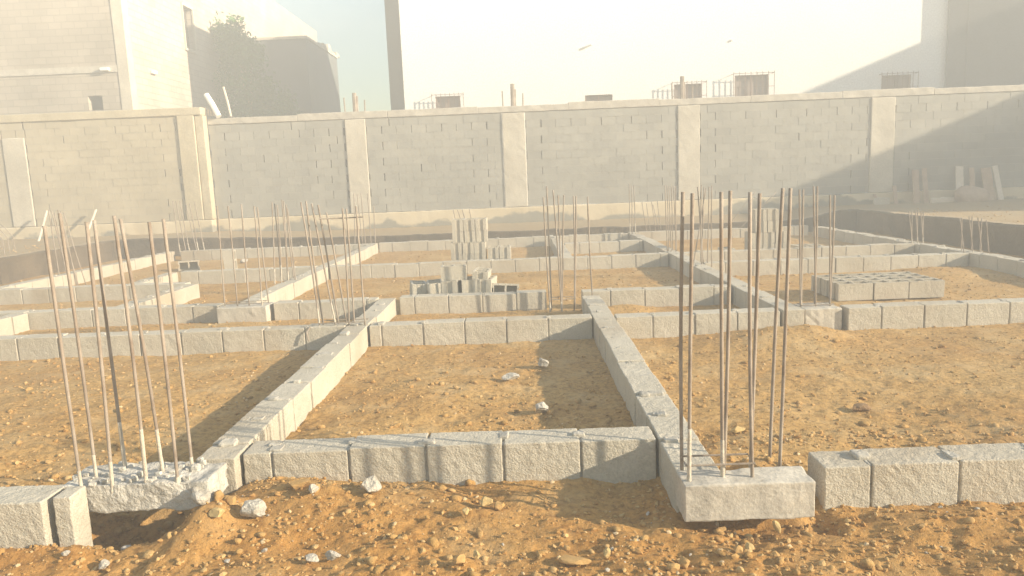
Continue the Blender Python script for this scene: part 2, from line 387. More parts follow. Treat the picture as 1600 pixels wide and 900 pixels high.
W('short far block wall running back from the eight-bar group to the last row', 'y', 12.37, 16.5, .66, .3)
W('farthest block wall right of the left long wall, just before the dark cut', 'x', -3.2, 2.43, 16.6, .3)
W('farthest block wall on the left, beyond the loose blocks', 'x', -7.65, -3.45, 16.45, .3)
W('farthest block wall on the right, half in the big shadow', 'x', 2.68, 6.5, 16.7, .3)
W('sunlit block wall of the far left, parallel to the left embankment', 'y', 10.95, 16.6, -8.05, .3)
W('block wall facing camera at far left, second row behind the front left bars', 'x', -8.1, -4.97, 10.72, .3)
W('short sunlit block wall running back beside the small square footing at left', 'y', 8.78, 10.68, -4.94, .3)
W('short far left block wall with sunlit right side behind the second row', 'y', 10.95, 12.2, -5.95, .3)
W('far left block wall facing camera in front of the loose blocks', 'x', -5.72, -3.45, 12.22, .3)
W('short block wall with very bright right side at the left edge', 'y', 7.16, 8.52, -6.05, .3)

# ------------------------------------------------------------------ column footings with starter bars
def bar_pts(b, t, n=9, wob=.004):
    b = Vector(b); t = Vector(t); out = []
    ph = random.uniform(0, 6); amp = random.uniform(.3, 1) * wob * (t - b).length
    for i in range(n):
        u = i / (n - 1); p = b.lerp(t, u); s = math.sin(u * math.pi)
        out.append(p + Vector((math.cos(ph), math.sin(ph) * .5, 0)) * s * amp * 2)
    return out
def starter(label, loc, bars, pad=None, r=.0085, ties=(), coats={}, padmat=None, padkw={}, group='column footings with upright starter bars', extra=None):
    t = empty('column_starter', loc); tag(t, label, 'rebar column', group)
    if pad:
        mb = MB(); x0, x1, y0, y1, z0, z1 = pad; kw = dict(r=.01, step=.025, amp=.004, freq=30); kw.update(padkw)
        mb.rbox(x0, x1, y0, y1, z0, z1, **kw); mb.build('concrete_footing', padmat or M_conc, t)
    for i, (b, tp) in enumerate(bars):
        pts = bar_pts(b, tp); m = MB(); m.tube(pts, r, 7); o = m.build('rebar', M_rebar, t, True)
        if i in coats:
            hh = coats[i]; d = (pts[-1] - pts[0]); k = hh / d.z; q = MB()
            n = 12; q.tube([pts[0].lerp(pts[2], min(1, k * j / n * 4)) if True else 0 for j in range(n)], [r + .0005 + random.uniform(0, .0035) * (1 - j / n) for j in range(n)], 8)
            c = q.build('cement_coat', M_cement, t, True); c.parent = o; c.matrix_parent_inverse = Matrix.Identity(4)
    for (z, x0, x1, y0, y1) in ties:
        m = MB(); m.tube([(x0, y0, z), (x1, y0, z), (x1, y1, z), (x0, y1, z), (x0, y0, z)], .005, 6); m.build('stirrup', M_rebar, t)
    if extra: extra(t)
    return t
def bars_px(lst, dz=0.0, z=.17):
    """(base x, base y, top px, top py[, extra depth at top])"""
    o = []
    for q in lst:
        bx, by, tx, ty = q[:4]; dd = q[4] if len(q) > 4 else 0
        o.append(((bx, by, z), P(tx, ty, by + dd)))
    return o
# front left: chipped footing, eight bars leaning left
def chip_extra(t):
    m = MB()
    rr = random.Random(4)
    for k in range(48):
        x = rr.uniform(-2.2, -1.6); y = rr.uniform(3.3, 3.56); s = rr.uniform(.005, .017)
        m.rbox(x - s, x + s, y - s * .8, y + s * .8, .185, .2 + s * rr.uniform(.3, 1.0), r=s * .4, step=.02, amp=.004, freq=50, big=.008, seed=k)
    m.build('loose_mortar', M_chip, t)['kind'] = 'stuff'
starter('eight leaning rebars in the white chipped concrete footing at front left', (-1.9, 3.42, 0),
        bars_px([(-2.12, 3.29, 69, 353), (-2.11, 3.40, 93, 333), (-1.98, 3.30, 135, 347), (-2.02, 3.50, 147, 344), (-1.82, 3.31, 178, 337),
                 (-1.79, 3.42, 188, 342), (-1.67, 3.31, 233, 347), (-1.67, 3.47, 255, 342)], z=.12),
        pad=(-2.22, -1.52, 3.29, 3.55, .055, .195), r=.0082, coats={0: .16, 1: .2, 2: .2, 3: .34, 4: .38, 5: .32, 6: .1, 7: .14}, padmat=M_chip,
        padkw=dict(step=.014, amp=.004, freq=32, big=.013), extra=chip_extra)
# front right: smooth footing
starter('eight rebars in the smooth tan footing at front right, tied by one low stirrup', (.95, 3.2, 0),
        bars_px([(.695, 3.20, 1067, 300), (.70, 3.09, 1082, 302), (.855, 3.11, 1127, 300), (.87, 3.16, 1141, 298), (.985, 3.10, 1172, 300), (1.0, 3.2, 1187, 302),
                 (1.165, 3.42, 1223, 294), (1.185, 3.34, 1235, 294)], z=.1),
        pad=(.667, 1.235, 3.03, 3.20, .035, .203), r=.0082, ties=[(.27, .69, .99, 3.09, 3.2)], coats={1: .38, 2: .3}, padkw=dict(step=.02, amp=.002, freq=14, r=.008, big=.006),
        )
def frame_bar(t):
    m = MB(); m.tube([P(498, 342, 6.98), P(530, 341, 7.0), P(567, 339, 6.98)], .006, 6); m.build('tie_bar', M_rebar, t)
    m = MB(); m.tube([(-2.05, 6.93, .21), (-2.08, 6.9, .16), (-2.06, 6.88, .08)], .008, 6); m.build('bent_bar', M_rebar, t)
starter('rebar group with a horizontal tie bar near its tops, on the left long wall', (-1.8, 7.0, 0),
        bars_px([(-1.97, 6.98, 470, 316), (-1.95, 7.05, 478, 314), (-1.81, 6.98, 487, 318, .1), (-1.80, 7.06, 497, 320), (-1.76, 7.2, 510, 332), (-1.69, 6.99, 535, 325), (-1.66, 7.08, 541, 326),
                 (-1.53, 6.97, 556, 322)], z=.15), pad=None, r=.0085, ties=[(.235, -1.98, -1.52, 6.96, 7.1)], coats={0: .25, 2: .3}, extra=frame_bar)
starter('five rebars in the small square footing left of centre', (-3.25, 8.5, 0),
        bars_px([(-3.5, 8.5, 339, 322), (-3.35, 8.5, 356, 322), (-3.21, 8.5, 377, 319), (-3.06, 8.5, 397, 322), (-3.04, 8.68, 402, 324)], z=.12),
        pad=(-3.56, -2.98, 8.40, 8.72, -.1, .185), r=.0085, ties=[(.215, -3.5, -3.05, 8.48, 8.66)], coats={0: .1, 3: .25}, padkw=dict(step=.05))
starter('bundle of seven rebars on the wall left of the tie-bar group', (-3.4, 10.7, 0),
        bars_px([(-3.6, 10.6, 425, 316), (-3.55, 10.75, 429, 318), (-3.50, 10.6, 433, 320), (-3.44, 10.7, 440, 312), (-3.40, 10.6, 443, 314), (-3.36, 10.75, 447, 320), (-3.3, 10.62, 449, 326)], z=.15), r=.0085, coats={2: .3, 4: .2, 0: .25})
starter('eight rebars at the far right corner of the middle cell, behind centre rubble', (.5, 8.28, 0),
        bars_px([(.31, 8.27, 849, 308), (.33, 8.4, 854, 291), (.44, 8.27, 864, 297), (.45, 8.4, 872, 305), (.46, 8.5, 881, 305), (.585, 8.3, 896, 306), (.6, 8.42, 900, 307), (.80, 8.3, 918, 307)], z=.02),
        r=.0085, ties=[(.16, .31, .6, 8.27, 8.42)], coats={0: .12, 2: .12})
starter('three thin rebars at the far end of the right long wall', (2.5, 16.4, 0), bars_px([(2.44, 16.4, 983, 288), (2.5, 16.5, 987, 290), (2.56, 16.4, 990, 289)], z=.15), r=.010, coats={0: .4, 2: .4})
starter('tight row of six rebars on the right long wall behind the front right bars', (2.5, 12.5, 0),
        bars_px([(2.47 + .035 * k, 12.4 + (k % 2) * .1, 1039 + 3.3 * k, 289 + (k % 3)) for k in range(6)], z=.15), r=.008)
starter('leaning and crossing rebars on the right long wall, just left of front right bars', (2.6, 10.6, 0),
        bars_px([(2.6, 10.6, 1096, 289), (2.62, 10.7, 1100, 292, .2), (2.75, 10.62, 1112, 290), (2.72, 10.75, 1108, 292), (2.47, 10.6, 1103, 294, .1), (2.68, 10.8, 1090, 292)], z=.15), r=.0085)
starter('six rebars in the ochre footing right of centre, left of the flat block stack', (2.82, 7.0, 0),
        bars_px([(2.69, 7.06, 1249, 296), (2.73, 7.16, 1255, 296), (2.83, 7.05, 1271, 291), (2.86, 7.16, 1277, 291), (2.97, 7.05, 1297, 305), (3.0, 7.14, 1304, 305)], z=.12),
        pad=(2.68, 3.03, 6.92, 7.24, -.1, .2), r=.0085, ties=[(.215, 2.69, 3.0, 7.04, 7.16)], coats={0: .1, 1: .14}, padkw=dict(step=.04))
starter('rebar bundle on the wall beside the right embankment, the farther one', (6.6, 12.3, 0),
        bars_px([(6.52, 12.3, 1420, 330), (6.56, 12.4, 1425, 330), (6.61, 12.3, 1430, 328), (6.65, 12.4, 1434, 328), (6.7, 12.3, 1439, 330), (6.74, 12.4, 1443, 332)], z=.15), r=.008, coats={0: .4, 2: .35, 4: .4})
starter('rebar bundle on the wall beside the right embankment, the nearer one', (6.6, 10.8, 0),
        bars_px([(6.50, 10.8, 1500, 342), (6.54, 10.95, 1503, 340), (6.63, 10.8, 1514, 338), (6.68, 10.95, 1519, 338), (6.76, 10.8, 1528, 340), (6.8, 10.95, 1534, 341), (6.86, 10.8, 1541, 344)], z=.05), r=.008, coats={2: .3, 4: .3})
starter('far left rebar group at the corner of the last block row', (-7.5, 16.6, 0),
        bars_px([(-7.72, 16.6, 270, 314), (-7.65, 16.75, 275, 314), (-7.5, 16.6, 281, 314), (-7.4, 16.75, 291, 320), (-7.3, 16.6, 296, 318), (-7.2, 16.7, 304, 316)], z=.1), r=.011, coats={0: .3, 2: .3, 4: .35, 5: .3})
starter('rebar group behind the tie-bar group, at the far end of its wall', (-3.4, 16.7, 0),
        bars_px([(-3.75, 16.6, 553, 302), (-3.6, 16.75, 558, 304), (-3.5, 16.6, 564, 301), (-3.4, 16.7, 574, 302), (-3.28, 16.6, 584, 322)], z=.1), r=.011)
starter('faint rebars standing behind the tall centre stack', (-1.3, 16.7, 0),
        bars_px([(-1.35, 16.9, 708, 328), (-1.2, 16.9, 715, 328), (-1.1, 16.9, 722, 327), (-1.0, 16.9, 733, 327)], z=.05), r=.010)
starter('faint short rebars near the far cut, left of the big shadow', (3.0, 17.2, 0),
        bars_px([(2.95, 17.1, 1003, 316), (3.05, 17.2, 1010, 318), (3.15, 17.1, 1018, 315), (3.3, 17.2, 1027, 314), (3.25, 17.1, 1020, 320)], z=.05), r=.009)
starter('far left rebar group seen through the front left bars', (-8.0, 12.6, 0),
        bars_px([(-8.0 + .07 * k, 12.6 + (k % 2) * .15, 76 + 4.6 * k, 328 + (k % 3) * 2) for k in range(6)], z=-.02), r=.009)
starter('two faint rebars at the far end of the farthest right wall', (4.6, 16.9, 0),
        bars_px([(4.6, 17.1, 1180, 300), (4.9, 17.1, 1213, 300)], z=.0), r=.009)
m = MB()
for k in range(3):
    p = G(8 + 8 * k, 402 - 3 * k, .38); m.tube([p, p + Vector((0, 0, .35)), p + Vector((-.15, 0, .55)), p + Vector((-.5, .1, .72 + .04 * k))], .009, 6)
o = m.build('bent_rebar', M_rebar); tag(o, 'thin bent rebars sticking out of the left embankment', 'rebar')

# ------------------------------------------------------------------ loose hollow blocks
def hollow_block():
    xs = [-.195, -.178, -.165, -.014, .014, .165, .178, .195]; ys = [-.095, -.07, -.035, .035, .07, .095]
    solid = lambda i, j: 0 <= i < 7 and 0 <= j < 5 and not (i in (2, 4) and 1 <= j <= 3) and not (i in (0, 6) and j == 2)
    mb = MB()
    for i in range(7):
        for j in range(5):
            if not solid(i, j): continue
            x0, x1, y0, y1 = xs[i], xs[i + 1], ys[j], ys[j + 1]
            z0, z1 = -.097, .097
            mb.add([(x0, y0, z1), (x1, y0, z1), (x1, y1, z1), (x0, y1, z1)], [(0, 1, 2, 3)]); mb.add([(x0, y0, z0), (x1, y0, z0), (x1, y1, z0), (x0, y1, z0)], [(3, 2, 1, 0)])
            if not solid(i - 1, j): mb.add([(x0, y0, z0), (x0, y0, z1), (x0, y1, z1), (x0, y1, z0)], [(0, 1, 2, 3)])
            if not solid(i + 1, j): mb.add([(x1, y0, z0), (x1, y1, z0), (x1, y1, z1), (x1, y0, z1)], [(0, 1, 2, 3)])
            if not solid(i, j - 1): mb.add([(x0, y0, z0), (x1, y0, z0), (x1, y0, z1), (x0, y0, z1)], [(0, 1, 2, 3)])
            if not solid(i, j + 1): mb.add([(x0, y1, z0), (x0, y1, z1), (x1, y1, z1), (x1, y1, z0)], [(0, 1, 2, 3)])
    for (a, b) in ((-.165, -.014), (.014, .165)): mb.add([(a, -.07, -.09), (b, -.07, -.09), (b, .07, -.09), (a, .07, -.09)], [(0, 1, 2, 3)])
    return mb.build('hollow_block', M_block)
B0 = hollow_block(); used = [False]; bv = B0.modifiers.new('soft edges', 'BEVEL'); bv.width = .004; bv.segments = 1; bv.limit_method = 'ANGLE'
def block(x, y, z, rz=90, rx=0, ry=0, label='', group=None, s=(1, 1, 1)):
    o = B0 if not used[0] else B0.copy()
    if used[0]: COL.objects.link(o)
    used[0] = True
    o.location = (x, y, z); o.rotation_euler = (math.radians(rx), math.radians(ry), math.radians(rz + random.uniform(-1.5, 1.5))); o.scale = s
    tag(o, label, 'concrete block'); 
    if group: o['group'] = group
TI = ['bottom', 'second', 'third', 'fourth', 'top']; CO = ['left', 'middle', 'right']
g1 = 'hollow blocks of the tall centre stack'
for t in range(5):
    for c in range(3):
        off = -.02 if t < 3 else .02
        block(-1.08 + .2 * c + off, 12.75, -.01 + .197 * t, 90, label=f'hollow grey block in the tall centre stack, {TI[t]} tier, {CO[c]} column', group=g1)
for t in range(2):
    for c in range(2):
        block(-.47 + .2 * c, 12.8, .08 + .197 * t, 90, label=f'hollow block in the low heap right of the tall centre stack, {["lower", "upper"][t]} {["left", "right"][c]} one', group='low heap beside the tall centre stack')
g2 = 'hollow blocks of the messy pile in the middle'
for c in range(5):
    block(-1.29 + .212 * c, 9.02, .045, 90 + [8, -6, 3, -3, 5][c], label=f'hollow block of the messy middle pile, {["far left", "left", "middle", "right", "far right"][c]} of its bottom row', group=g2)
    block(-1.29 + .212 * c, 9.02 + [.03, 0, 0, .02, .03][c], .242 + [-.03, -.02, 0, 0, -.0][c], 90 + [12, 8, -4, 5, -8][c], rx=[4, -3, 0, 0, 3][c],
          label=f'hollow block of the messy middle pile, {["far left", "left", "middle", "right", "far right"][c]} of its upper row', group=g2)
block(-.83, 8.98, .425, 2, s=(.8, 1, .9), label='single block lying sideways on top of the messy middle pile', group=g2)
block(-.50, 9.12, .33, 84, rx=6, label='tilted block at the right rear top of the messy middle pile', group=g2)
block(-.21, 8.98, .165, 3, rx=90 - 10, ry=4, s=(.85, 1, 1), label='block on its side showing two dark holes, right of the messy middle pile', group=g2)
g3 = 'hollow blocks of the right stack'
for t in range(5):
    cols = (0, 1, 2) if t < 3 else (0, 1)
    for c in cols:
        block(4.02 + .205 * c + (.07 if t >= 3 else 0), 12.75, -.04 + .197 * t, 90, label=f'hollow block in the right stack behind front bars, {TI[t]} tier, {CO[c] if t < 3 else ["left", "right"][c]} column', group=g3)
for c in range(3): block(3.55 + .0 * c + [0, 1.25, 1.5][c], 12.72, .1, 90, label=f'low block beside the foot of the right stack, {["on its left", "touching its right side", "farthest to the right"][c]}', group=g3)
g4 = 'hollow blocks laid flat holes up in a rectangle'
for i in range(3):
    for j in range(4):
        block(3.80 + .405 * i, 8.44 + .2 * j, .10, 0, label=f'block with holes up in the flat rectangle at right, {["left", "middle", "right"][i]} column, {["front", "second", "third", "rear"][j]} row', group=g4)
p = G(296, 421); block(p.x, p.y, .08, 20, rx=88, label='loose hollow block on its side at far left showing a dark hole')
p = G(358, 423); block(p.x, p.y + .1, .19, 5, ry=88, label='pale loose block standing upright at far left, left of the bar bundle')

# ------------------------------------------------------------------ stones and rubble
def ico(sub):
    import bmesh
    bm = bmesh.new(); bmesh.ops.create_icosphere(bm, subdivisions=sub, radius=1)
    v = np.array([x.co[:] for x in bm.verts]); f = [[q.index for q in t.verts] for t in bm.faces]; bm.free(); return v, f
I3, F3 = ico(3); I2, F2 = ico(2); I1, F1 = ico(1)
def rock(x, y, sx, sy, sz, m, label, name='stone', cat='stone', rz=0, ang=.35, seed=0, sink=.40, tilt=0, group=None):
    v = I3.copy()
    if ang > .3:   # broken: cut with a few planes
        rs = np.random.RandomState(seed + 5)
        for k in range(11):
            n = rs.normal(size=3); n /= np.linalg.norm(n); d = v @ n; lim = rs.uniform(.5, .85); ov = d > lim; v[ov] -= np.outer(d[ov] - lim, n)
    v = v * (1 + ang * .35 * fbm(v + seed * 3.3, 1.6, seed, 3) + ang * .10 * vn(v + seed, 9, seed))[:, None]
    v = v * [sx / 2, sy / 2, sz / 2]
    R = np.array(Matrix.Rotation(math.radians(rz), 3, 'Z') @ Matrix.Rotation(math.radians(tilt), 3, 'Y')); v = v @ R.T
    z = H(x, y) + sz / 2 * (1 - sink * 2) + .012
    mb = MB(); mb.add(v, F3); o = mb.build(name, m, None, ang <= .3); o.location = (x, y, z); tag(o, label, cat, group); return o
def rp(px, py, w, h, m, label, depth=None, up=0.03, **kw):
    p = G(px, py, up); s = p.y / F; W_ = w * s * 1.02; Hh = h * s
    return rock(p.x, p.y + .02, W_, depth or max(Hh * 1.2, W_ * .6), Hh * .95, m, label, **kw)
ch = dict(name='rubble_chunk', cat='rubble', ang=.55, sink=.12)
rp(395, 817, 52, 34, M_rubble, 'rough light grey concrete chunk lying below the chipped footing', seed=1, **ch)
rp(322, 806, 34, 46, M_rubble, 'broken concrete chunk with dark patches leaning at the chipped footing corner', seed=2, tilt=-50, **ch)
rp(338, 826, 30, 18, M_stone2, 'smooth yellow pebble under the broken chunk at front left', seed=3)
rp(343, 806, 22, 24, M_stone, 'round ochre stone beside the broken chunk at front left, upper of three', seed=4, tilt=-60)
rp(362, 806, 20, 20, M_stone, 'round ochre stone between the broken chunk and the rough grey chunk', seed=5)
rp(466, 785, 50, 20, M_stone, 'large flat brown cobble half buried left of centre in the foreground', seed=6, rz=-8, sink=.4)
rp(580, 785, 36, 38, M_rubble, 'whitish mortar lump left of centre below the closest wall', seed=7, tilt=-40, **ch)
rp(492, 795, 16, 20, M_rubble, 'small grey mortar crumb right of the flat brown cobble', seed=8, **ch)
rp(485, 872, 30, 14, M_rubble, 'flat pale mortar chunk near the bottom edge, left of its twin', seed=9, **ch)
rp(518, 868, 28, 18, M_rubble, 'flat pale mortar chunk near the bottom edge, right of its twin', seed=10, **ch)
rp(760, 790, 22, 20, M_stone2, 'pointed tan stone standing below the third block joint', seed=11, tilt=-45, ang=.4, sink=.15)
rp(781, 792, 20, 18, M_stone, 'rounded brown stone right of the pointed tan stone', seed=12)
rp(727, 806, 14, 16, M_stone2, 'small bright oval pebble below the pointed tan stone', seed=13, tilt=-50, sink=.1)
rp(718, 878, 20, 22, M_stone, 'upright rounded stone at the bottom edge near centre', seed=14, sink=.15)
rp(744, 866, 15, 16, M_stone2, 'pale yellow pebble right of the upright stone near bottom centre', seed=15, sink=.15)
rp(896, 866, 62, 18, M_stone, 'long log-shaped brown stone in the foreground right of centre', seed=16, rz=-14, sink=.2, depth=.07)
rp(948, 860, 16, 20, M_stone2, 'tan wedge stone right of the log-shaped stone', seed=17, ang=.4, sink=.15)
rp(1055, 880, 26, 18, M_stone, 'rounded stone at bottom edge under the front right footing, left of a pair', seed=18)
rp(1072, 872, 24, 22, M_stone, 'rounded stone at bottom edge under the front right footing, right of a pair', seed=19)
rp(1156, 855, 18, 16, M_stone, 'dull round cobble below the front right footing, left of the paler one', seed=20)
rp(1172, 850, 18, 18, M_stone2, 'paler round cobble below the front right footing', seed=21)
rp(1173, 817, 20, 9, M_stone2, 'small flat white pebble under the front right footing edge', seed=22)
rp(1216, 822, 13, 28, M_stone2, 'elongated cream stone leaning below the front right footing', seed=23, tilt=-25, sink=.05, depth=.035)
rp(1128, 812, 20, 14, M_stone, 'brown stone directly in front of the smooth footing', seed=24)
rp(797, 592, 28, 14, M_chip, 'white angular rubble chunk in the middle cell, leftmost of three', seed=25, up=.02, **ch)
rp(848, 571, 20, 18, M_rubble, 'upright grey rubble chunk in the middle cell, farthest of three', seed=26, up=.02, **ch)
rp(848, 641, 26, 24, M_chip, 'jagged pale rubble chunk in the middle cell, closest of three', seed=27, up=.02, **ch)
rp(1345, 628, 34, 16, rough_mat('dark_clod', (.20, .12, .06), (.30, .19, .10), 8, 60, .9, .01), 'low dark earth clod alone in the open right cell', seed=28, name='earth_clod', cat='clod', sink=.35)
rp(1154, 678, 26, 14, M_stone2, 'pale flat stones lump behind the front right bars', seed=29, ang=.4)
rp(980, 474, 22, 26, M_rubble, 'pale rubble heap against the wall right of the middle cell', seed=30, **ch)
rp(864, 404, 18, 18, M_rubble, 'whitish crumbled lump beside the eight-bar group', seed=31, up=.1, **ch)
rp(380, 408, 14, 8, M_chip, 'white brick fragment beside the pale upright block', seed=32, **ch)
rp(228, 707, 26, 12, M_stone, 'ochre stone lodged on the back of the chipped footing', seed=33, up=.1)
rp(155, 862, 26, 16, M_rubble, 'grey angular mortar piece at lower left of the photo', seed=34, **ch)
rp(192, 830, 20, 12, M_chip, 'small white mortar shard in front of the hollow under the chipped footing', seed=35, **ch)
rp(96, 858, 20, 10, M_rubble, 'flat pale mortar flake at the lower left, left of the angular piece', seed=36, **ch)

def scatter(name, n, yr, size, m, label, seed, xw=.72, dens=None, lowpoly=True, flat=.6, cat='pebbles'):
    rs = np.random.RandomState(seed); V = []; Fs = []; nb = 0
    y = yr[0] * (yr[1] / yr[0]) ** rs.rand(n); x = (rs.rand(n) * 2 - 1) * (y * xw + .4)
    z = hgt(x, y); p2 = np.stack([x, y, 0 * x], 1)
    keep = (vn(p2, 1.1, seed) * .6 + vn(p2, 4, seed + 1) * .6 + rs.rand(n) * .9) > (dens or .25)
    base_v, base_f = (I1, F1) if lowpoly else (I2, F2); bf = np.array(base_f)
    for i in np.nonzero(keep)[0]:
        s = size[0] * (size[1] / size[0]) ** (rs.rand() ** 1.8)
        sc_ = s * np.array([rs.uniform(.7, 1.3), rs.uniform(.6, 1.0), rs.uniform(.4, .8) * flat / .6]) * .5
        v = base_v * (1 + .28 * rs.randn(len(base_v)) * (.5 if not lowpoly else .6))[:, None] if lowpoly else base_v * (1 + .25 * vn(base_v + i * 1.7, 1.7, seed))[:, None]
        v = v * sc_; a, t = rs.rand() * 6.28, rs.uniform(-.5, .5); ca, sa, ct, st = math.cos(a), math.sin(a), math.cos(t), math.sin(t)
        v = v @ np.array([[ct, 0, st], [0, 1, 0], [-st, 0, ct]]); v = v @ np.array([[ca, sa, 0], [-sa, ca, 0], [0, 0, 1]])
        V.append(v + [x[i], y[i], z[i] + sc_[2] * .35]); Fs.append(bf + nb); nb += len(v)
    V = np.concatenate(V); Fs = np.concatenate(Fs)
    me = bpy.data.meshes.new(name); me.vertices.add(len(V)); me.vertices.foreach_set('co', V.ravel())
    me.loops.add(Fs.size); me.loops.foreach_set('vertex_index', Fs.ravel().astype(np.int32)); me.polygons.add(len(Fs))
    me.polygons.foreach_set('loop_start', np.arange(0, Fs.size, 3, dtype=np.int32))
    try: me.polygons.foreach_set('loop_total', np.full(len(Fs), 3, dtype=np.int32))
    except Exception: pass
    me.polygons.foreach_set('use_smooth', np.full(len(Fs), not lowpoly)); me.update(calc_edges=True); me.materials.append(m)
    o = bpy.data.objects.new(name, me); COL.objects.link(o); tag(o, label, cat, kind='stuff')
def _peb(nt, b):
    geo = N(nt, 'ShaderNodeNewGeometry'); co = geo.outputs['Position']
    c = ramp(nt, geo.outputs['Random Per Island'], [(0, (.33, .18, .06)), (.5, (.41, .245, .09)), (.93, (.48, .32, .14)), (1, (.56, .42, .25))])
    nt.links.new(c, b.inputs[0]); bump(nt, b, [(noise(nt, co, 150, 3), .5, .002)])
M_peb = mat('mixed_pebbles', _peb)
scatter('gravel', 16000, (2.1, 4.2), (.006, .034), M_peb, 'small stones strewn over the foreground soil', 5)
scatter('cobbles', 600, (2.1, 4.4), (.02, .052), M_peb, 'rounded pebbles bedded in the foreground soil', 6, lowpoly=False, flat=.4, dens=.45)
scatter('mortar_crumbs', 420, (2.15, 3.5), (.008, .035), M_rubble, 'pale mortar crumbs scattered over the foreground soil', 31, dens=.5, cat='crumbs')
scatter('soil_clods', 2600, (2.1, 9), (.02, .06), M_soil, 'crumbly clods of the same ochre soil', 9, lowpoly=False, flat=.6, dens=.5, cat='clods')
scatter('gravel', 11000, (3.9, 9.5), (.009, .032), M_peb, 'small stones on the soil inside the cells', 7)
scatter('gravel', 5000, (9, 17.3), (.02, .055), M_peb, 'stones on the soil in the far cells', 8)

# ------------------------------------------------------------------ boundary walls
def block_panel(mb, x0, x1, y, z0, z1, open_cols=(), rseed=0, d=.2):
    r = random.Random(rseed); zc = z0; row = 0; H_ = .2
    nrow = int(round((z1 - z0) / H_)); H_ = (z1 - z0) / nrow
    for row in range(nrow):
        xx = x0 - (.2 if row % 2 else 0) + (0 if row % 2 else 0); za = z0 + row * H_
        while xx < x1 - .01:
            a = max(xx, x0); b = min(xx + .4, x1)
            if b - a > .04:
                j = r.uniform(-.004, .004)
                wide = .014 if (row == nrow - 2 and int((xx + 50) / .4) % 2 == 0) or (row % 2 == 0 and (a - x0 < .45 or x1 - b < .45) and r.random() < .8) else .003
                if wide > .01: wide = r.uniform(.012, .03)
                if r.random() < .015: wide = .03
                mb.box(a + wide, b - .003, y + j, y + d * .9, za + .004, za + H_ - .004)
                if wide < .01: mb.box(b - .003, b + .003, y + .006, y + .05, za, za + H_, 1)
            xx += .4
        mb.box(x0, x1, y + .005, y + .05, za + H_ - .004, za + H_ + .004, 1)
    mb.box(x0, x1, y + d * .92, y + d, z0, z1, 1)
YW = 20.0
bw = empty('boundary_wall', (0, YW, .3)); tag(bw, 'tall grey blockwork boundary wall with pale pillars across the background', 'wall')
pil = [(-4.55, -4.0), (-.37, .24), (4.28, 4.86), (9.37, 10.0), (14.3, 14.9)]
edges = [(-8.2, -4.56), (-3.99, -.38), (.25, 4.27), (4.87, 9.36), (10.01, 14.29), (14.91, 19.5)]
for i, (a, b) in enumerate(edges):
    mb = MB(); block_panel(mb, a, b, YW, .76, 3.24, rseed=i); mb.build('block_panel', [M_wallblock, M_mortar], bw)
for i, (a, b) in enumerate(pil):
    mb = MB(); mb.rbox(a, b, YW - .03, YW + .2, .76, 3.24, r=.02, step=.12, amp=.002, freq=6, big=.004); mb.build('pillar', M_render, bw)
for i, (a, b) in enumerate(pil[:4]):
    c = (a + b) / 2 + [0, .0, -.15, -.0][i]
    if i == 3: continue
    mb = MB(); mb.tube([(c, YW + .1, 3.4), (c + .01, YW + .1, [3.93, 3.99, 4.0][i])], .055, 6); mb.tube([(c + .06, YW + .12, 3.4), (c + .07, YW + .12, 3.85)], .03, 6); mb.build('bar_bundle', M_rebar, bw)
    for s in (-.26, .27):
        mb = MB(); mb.tube([(c + s, YW + .08, 3.4), (c + s * 1.03, YW + .08, 3.78 - s * .15)], .018, 6); mb.build('rebar', M_rebar, bw)
mb = MB(); xx = -8.2
while xx < 19.4:
    e = min(xx + 2.4, 19.5); mb.rbox(xx, e, YW - .022, YW + .22, 3.25 + .0, 3.43 + .02 * math.sin(xx), r=.015, step=.2, amp=.005, freq=6, big=.005); xx = e
mb.build('coping', M_wallblock_tan if False else M_conc, bw)
mb = MB(); mb.rbox(-8.2, 19.5, YW - .06, YW + .22, 0, .75, r=.03, step=.15, amp=.003, freq=5, big=.006); mb.build('plinth', M_plinth, bw)
lw = empty('boundary_wall', (-14, YW - .25, .3)); tag(lw, 'sandy tinted, slightly higher blockwork wall at left with a faint pillar', 'wall')
mb = MB(); block_panel(mb, -12.98, -8.92, YW - .25, .76, 3.5, rseed=21, d=.25); block_panel(mb, -26, -13.62, YW - .25, .76, 3.5, rseed=22, d=.25); block_panel(mb, -13.62, -12.98, YW - .25, 3.1, 3.5, rseed=23)
mb.build('block_panel', [M_wallblock_tan, M_mortar], lw)
mb = MB(); mb.rbox(-13.6, -13.0, YW - .275, YW, .76, 3.1, r=.02, step=.12, amp=.002, freq=6, big=.004); mb.build('pillar', M_render, lw)
mb = MB(); mb.rbox(-26, -8.25, YW - .285, YW + .03, 3.5, 3.7, r=.015, step=.25, amp=.005, freq=5, big=.005); mb.build('coping', M_tanrender, lw)
mb = MB(); mb.rbox(-8.90, -8.45, YW - .29, YW, .76, 3.5, r=.02, step=.12, amp=.002, freq=8, big=.004); mb.rbox(-8.44, -8.21, YW - .25, YW, .76, 3.49, r=.02, step=.12, amp=.002, freq=8, big=.004); mb.build('corner_pillar', M_tanrender, lw)
mb = MB(); mb.rbox(-26, -8.21, YW - .31, YW + .03, 0, .75, r=.03, step=.15, amp=.003, freq=5, big=.006); mb.build('plinth', M_plinth, lw)
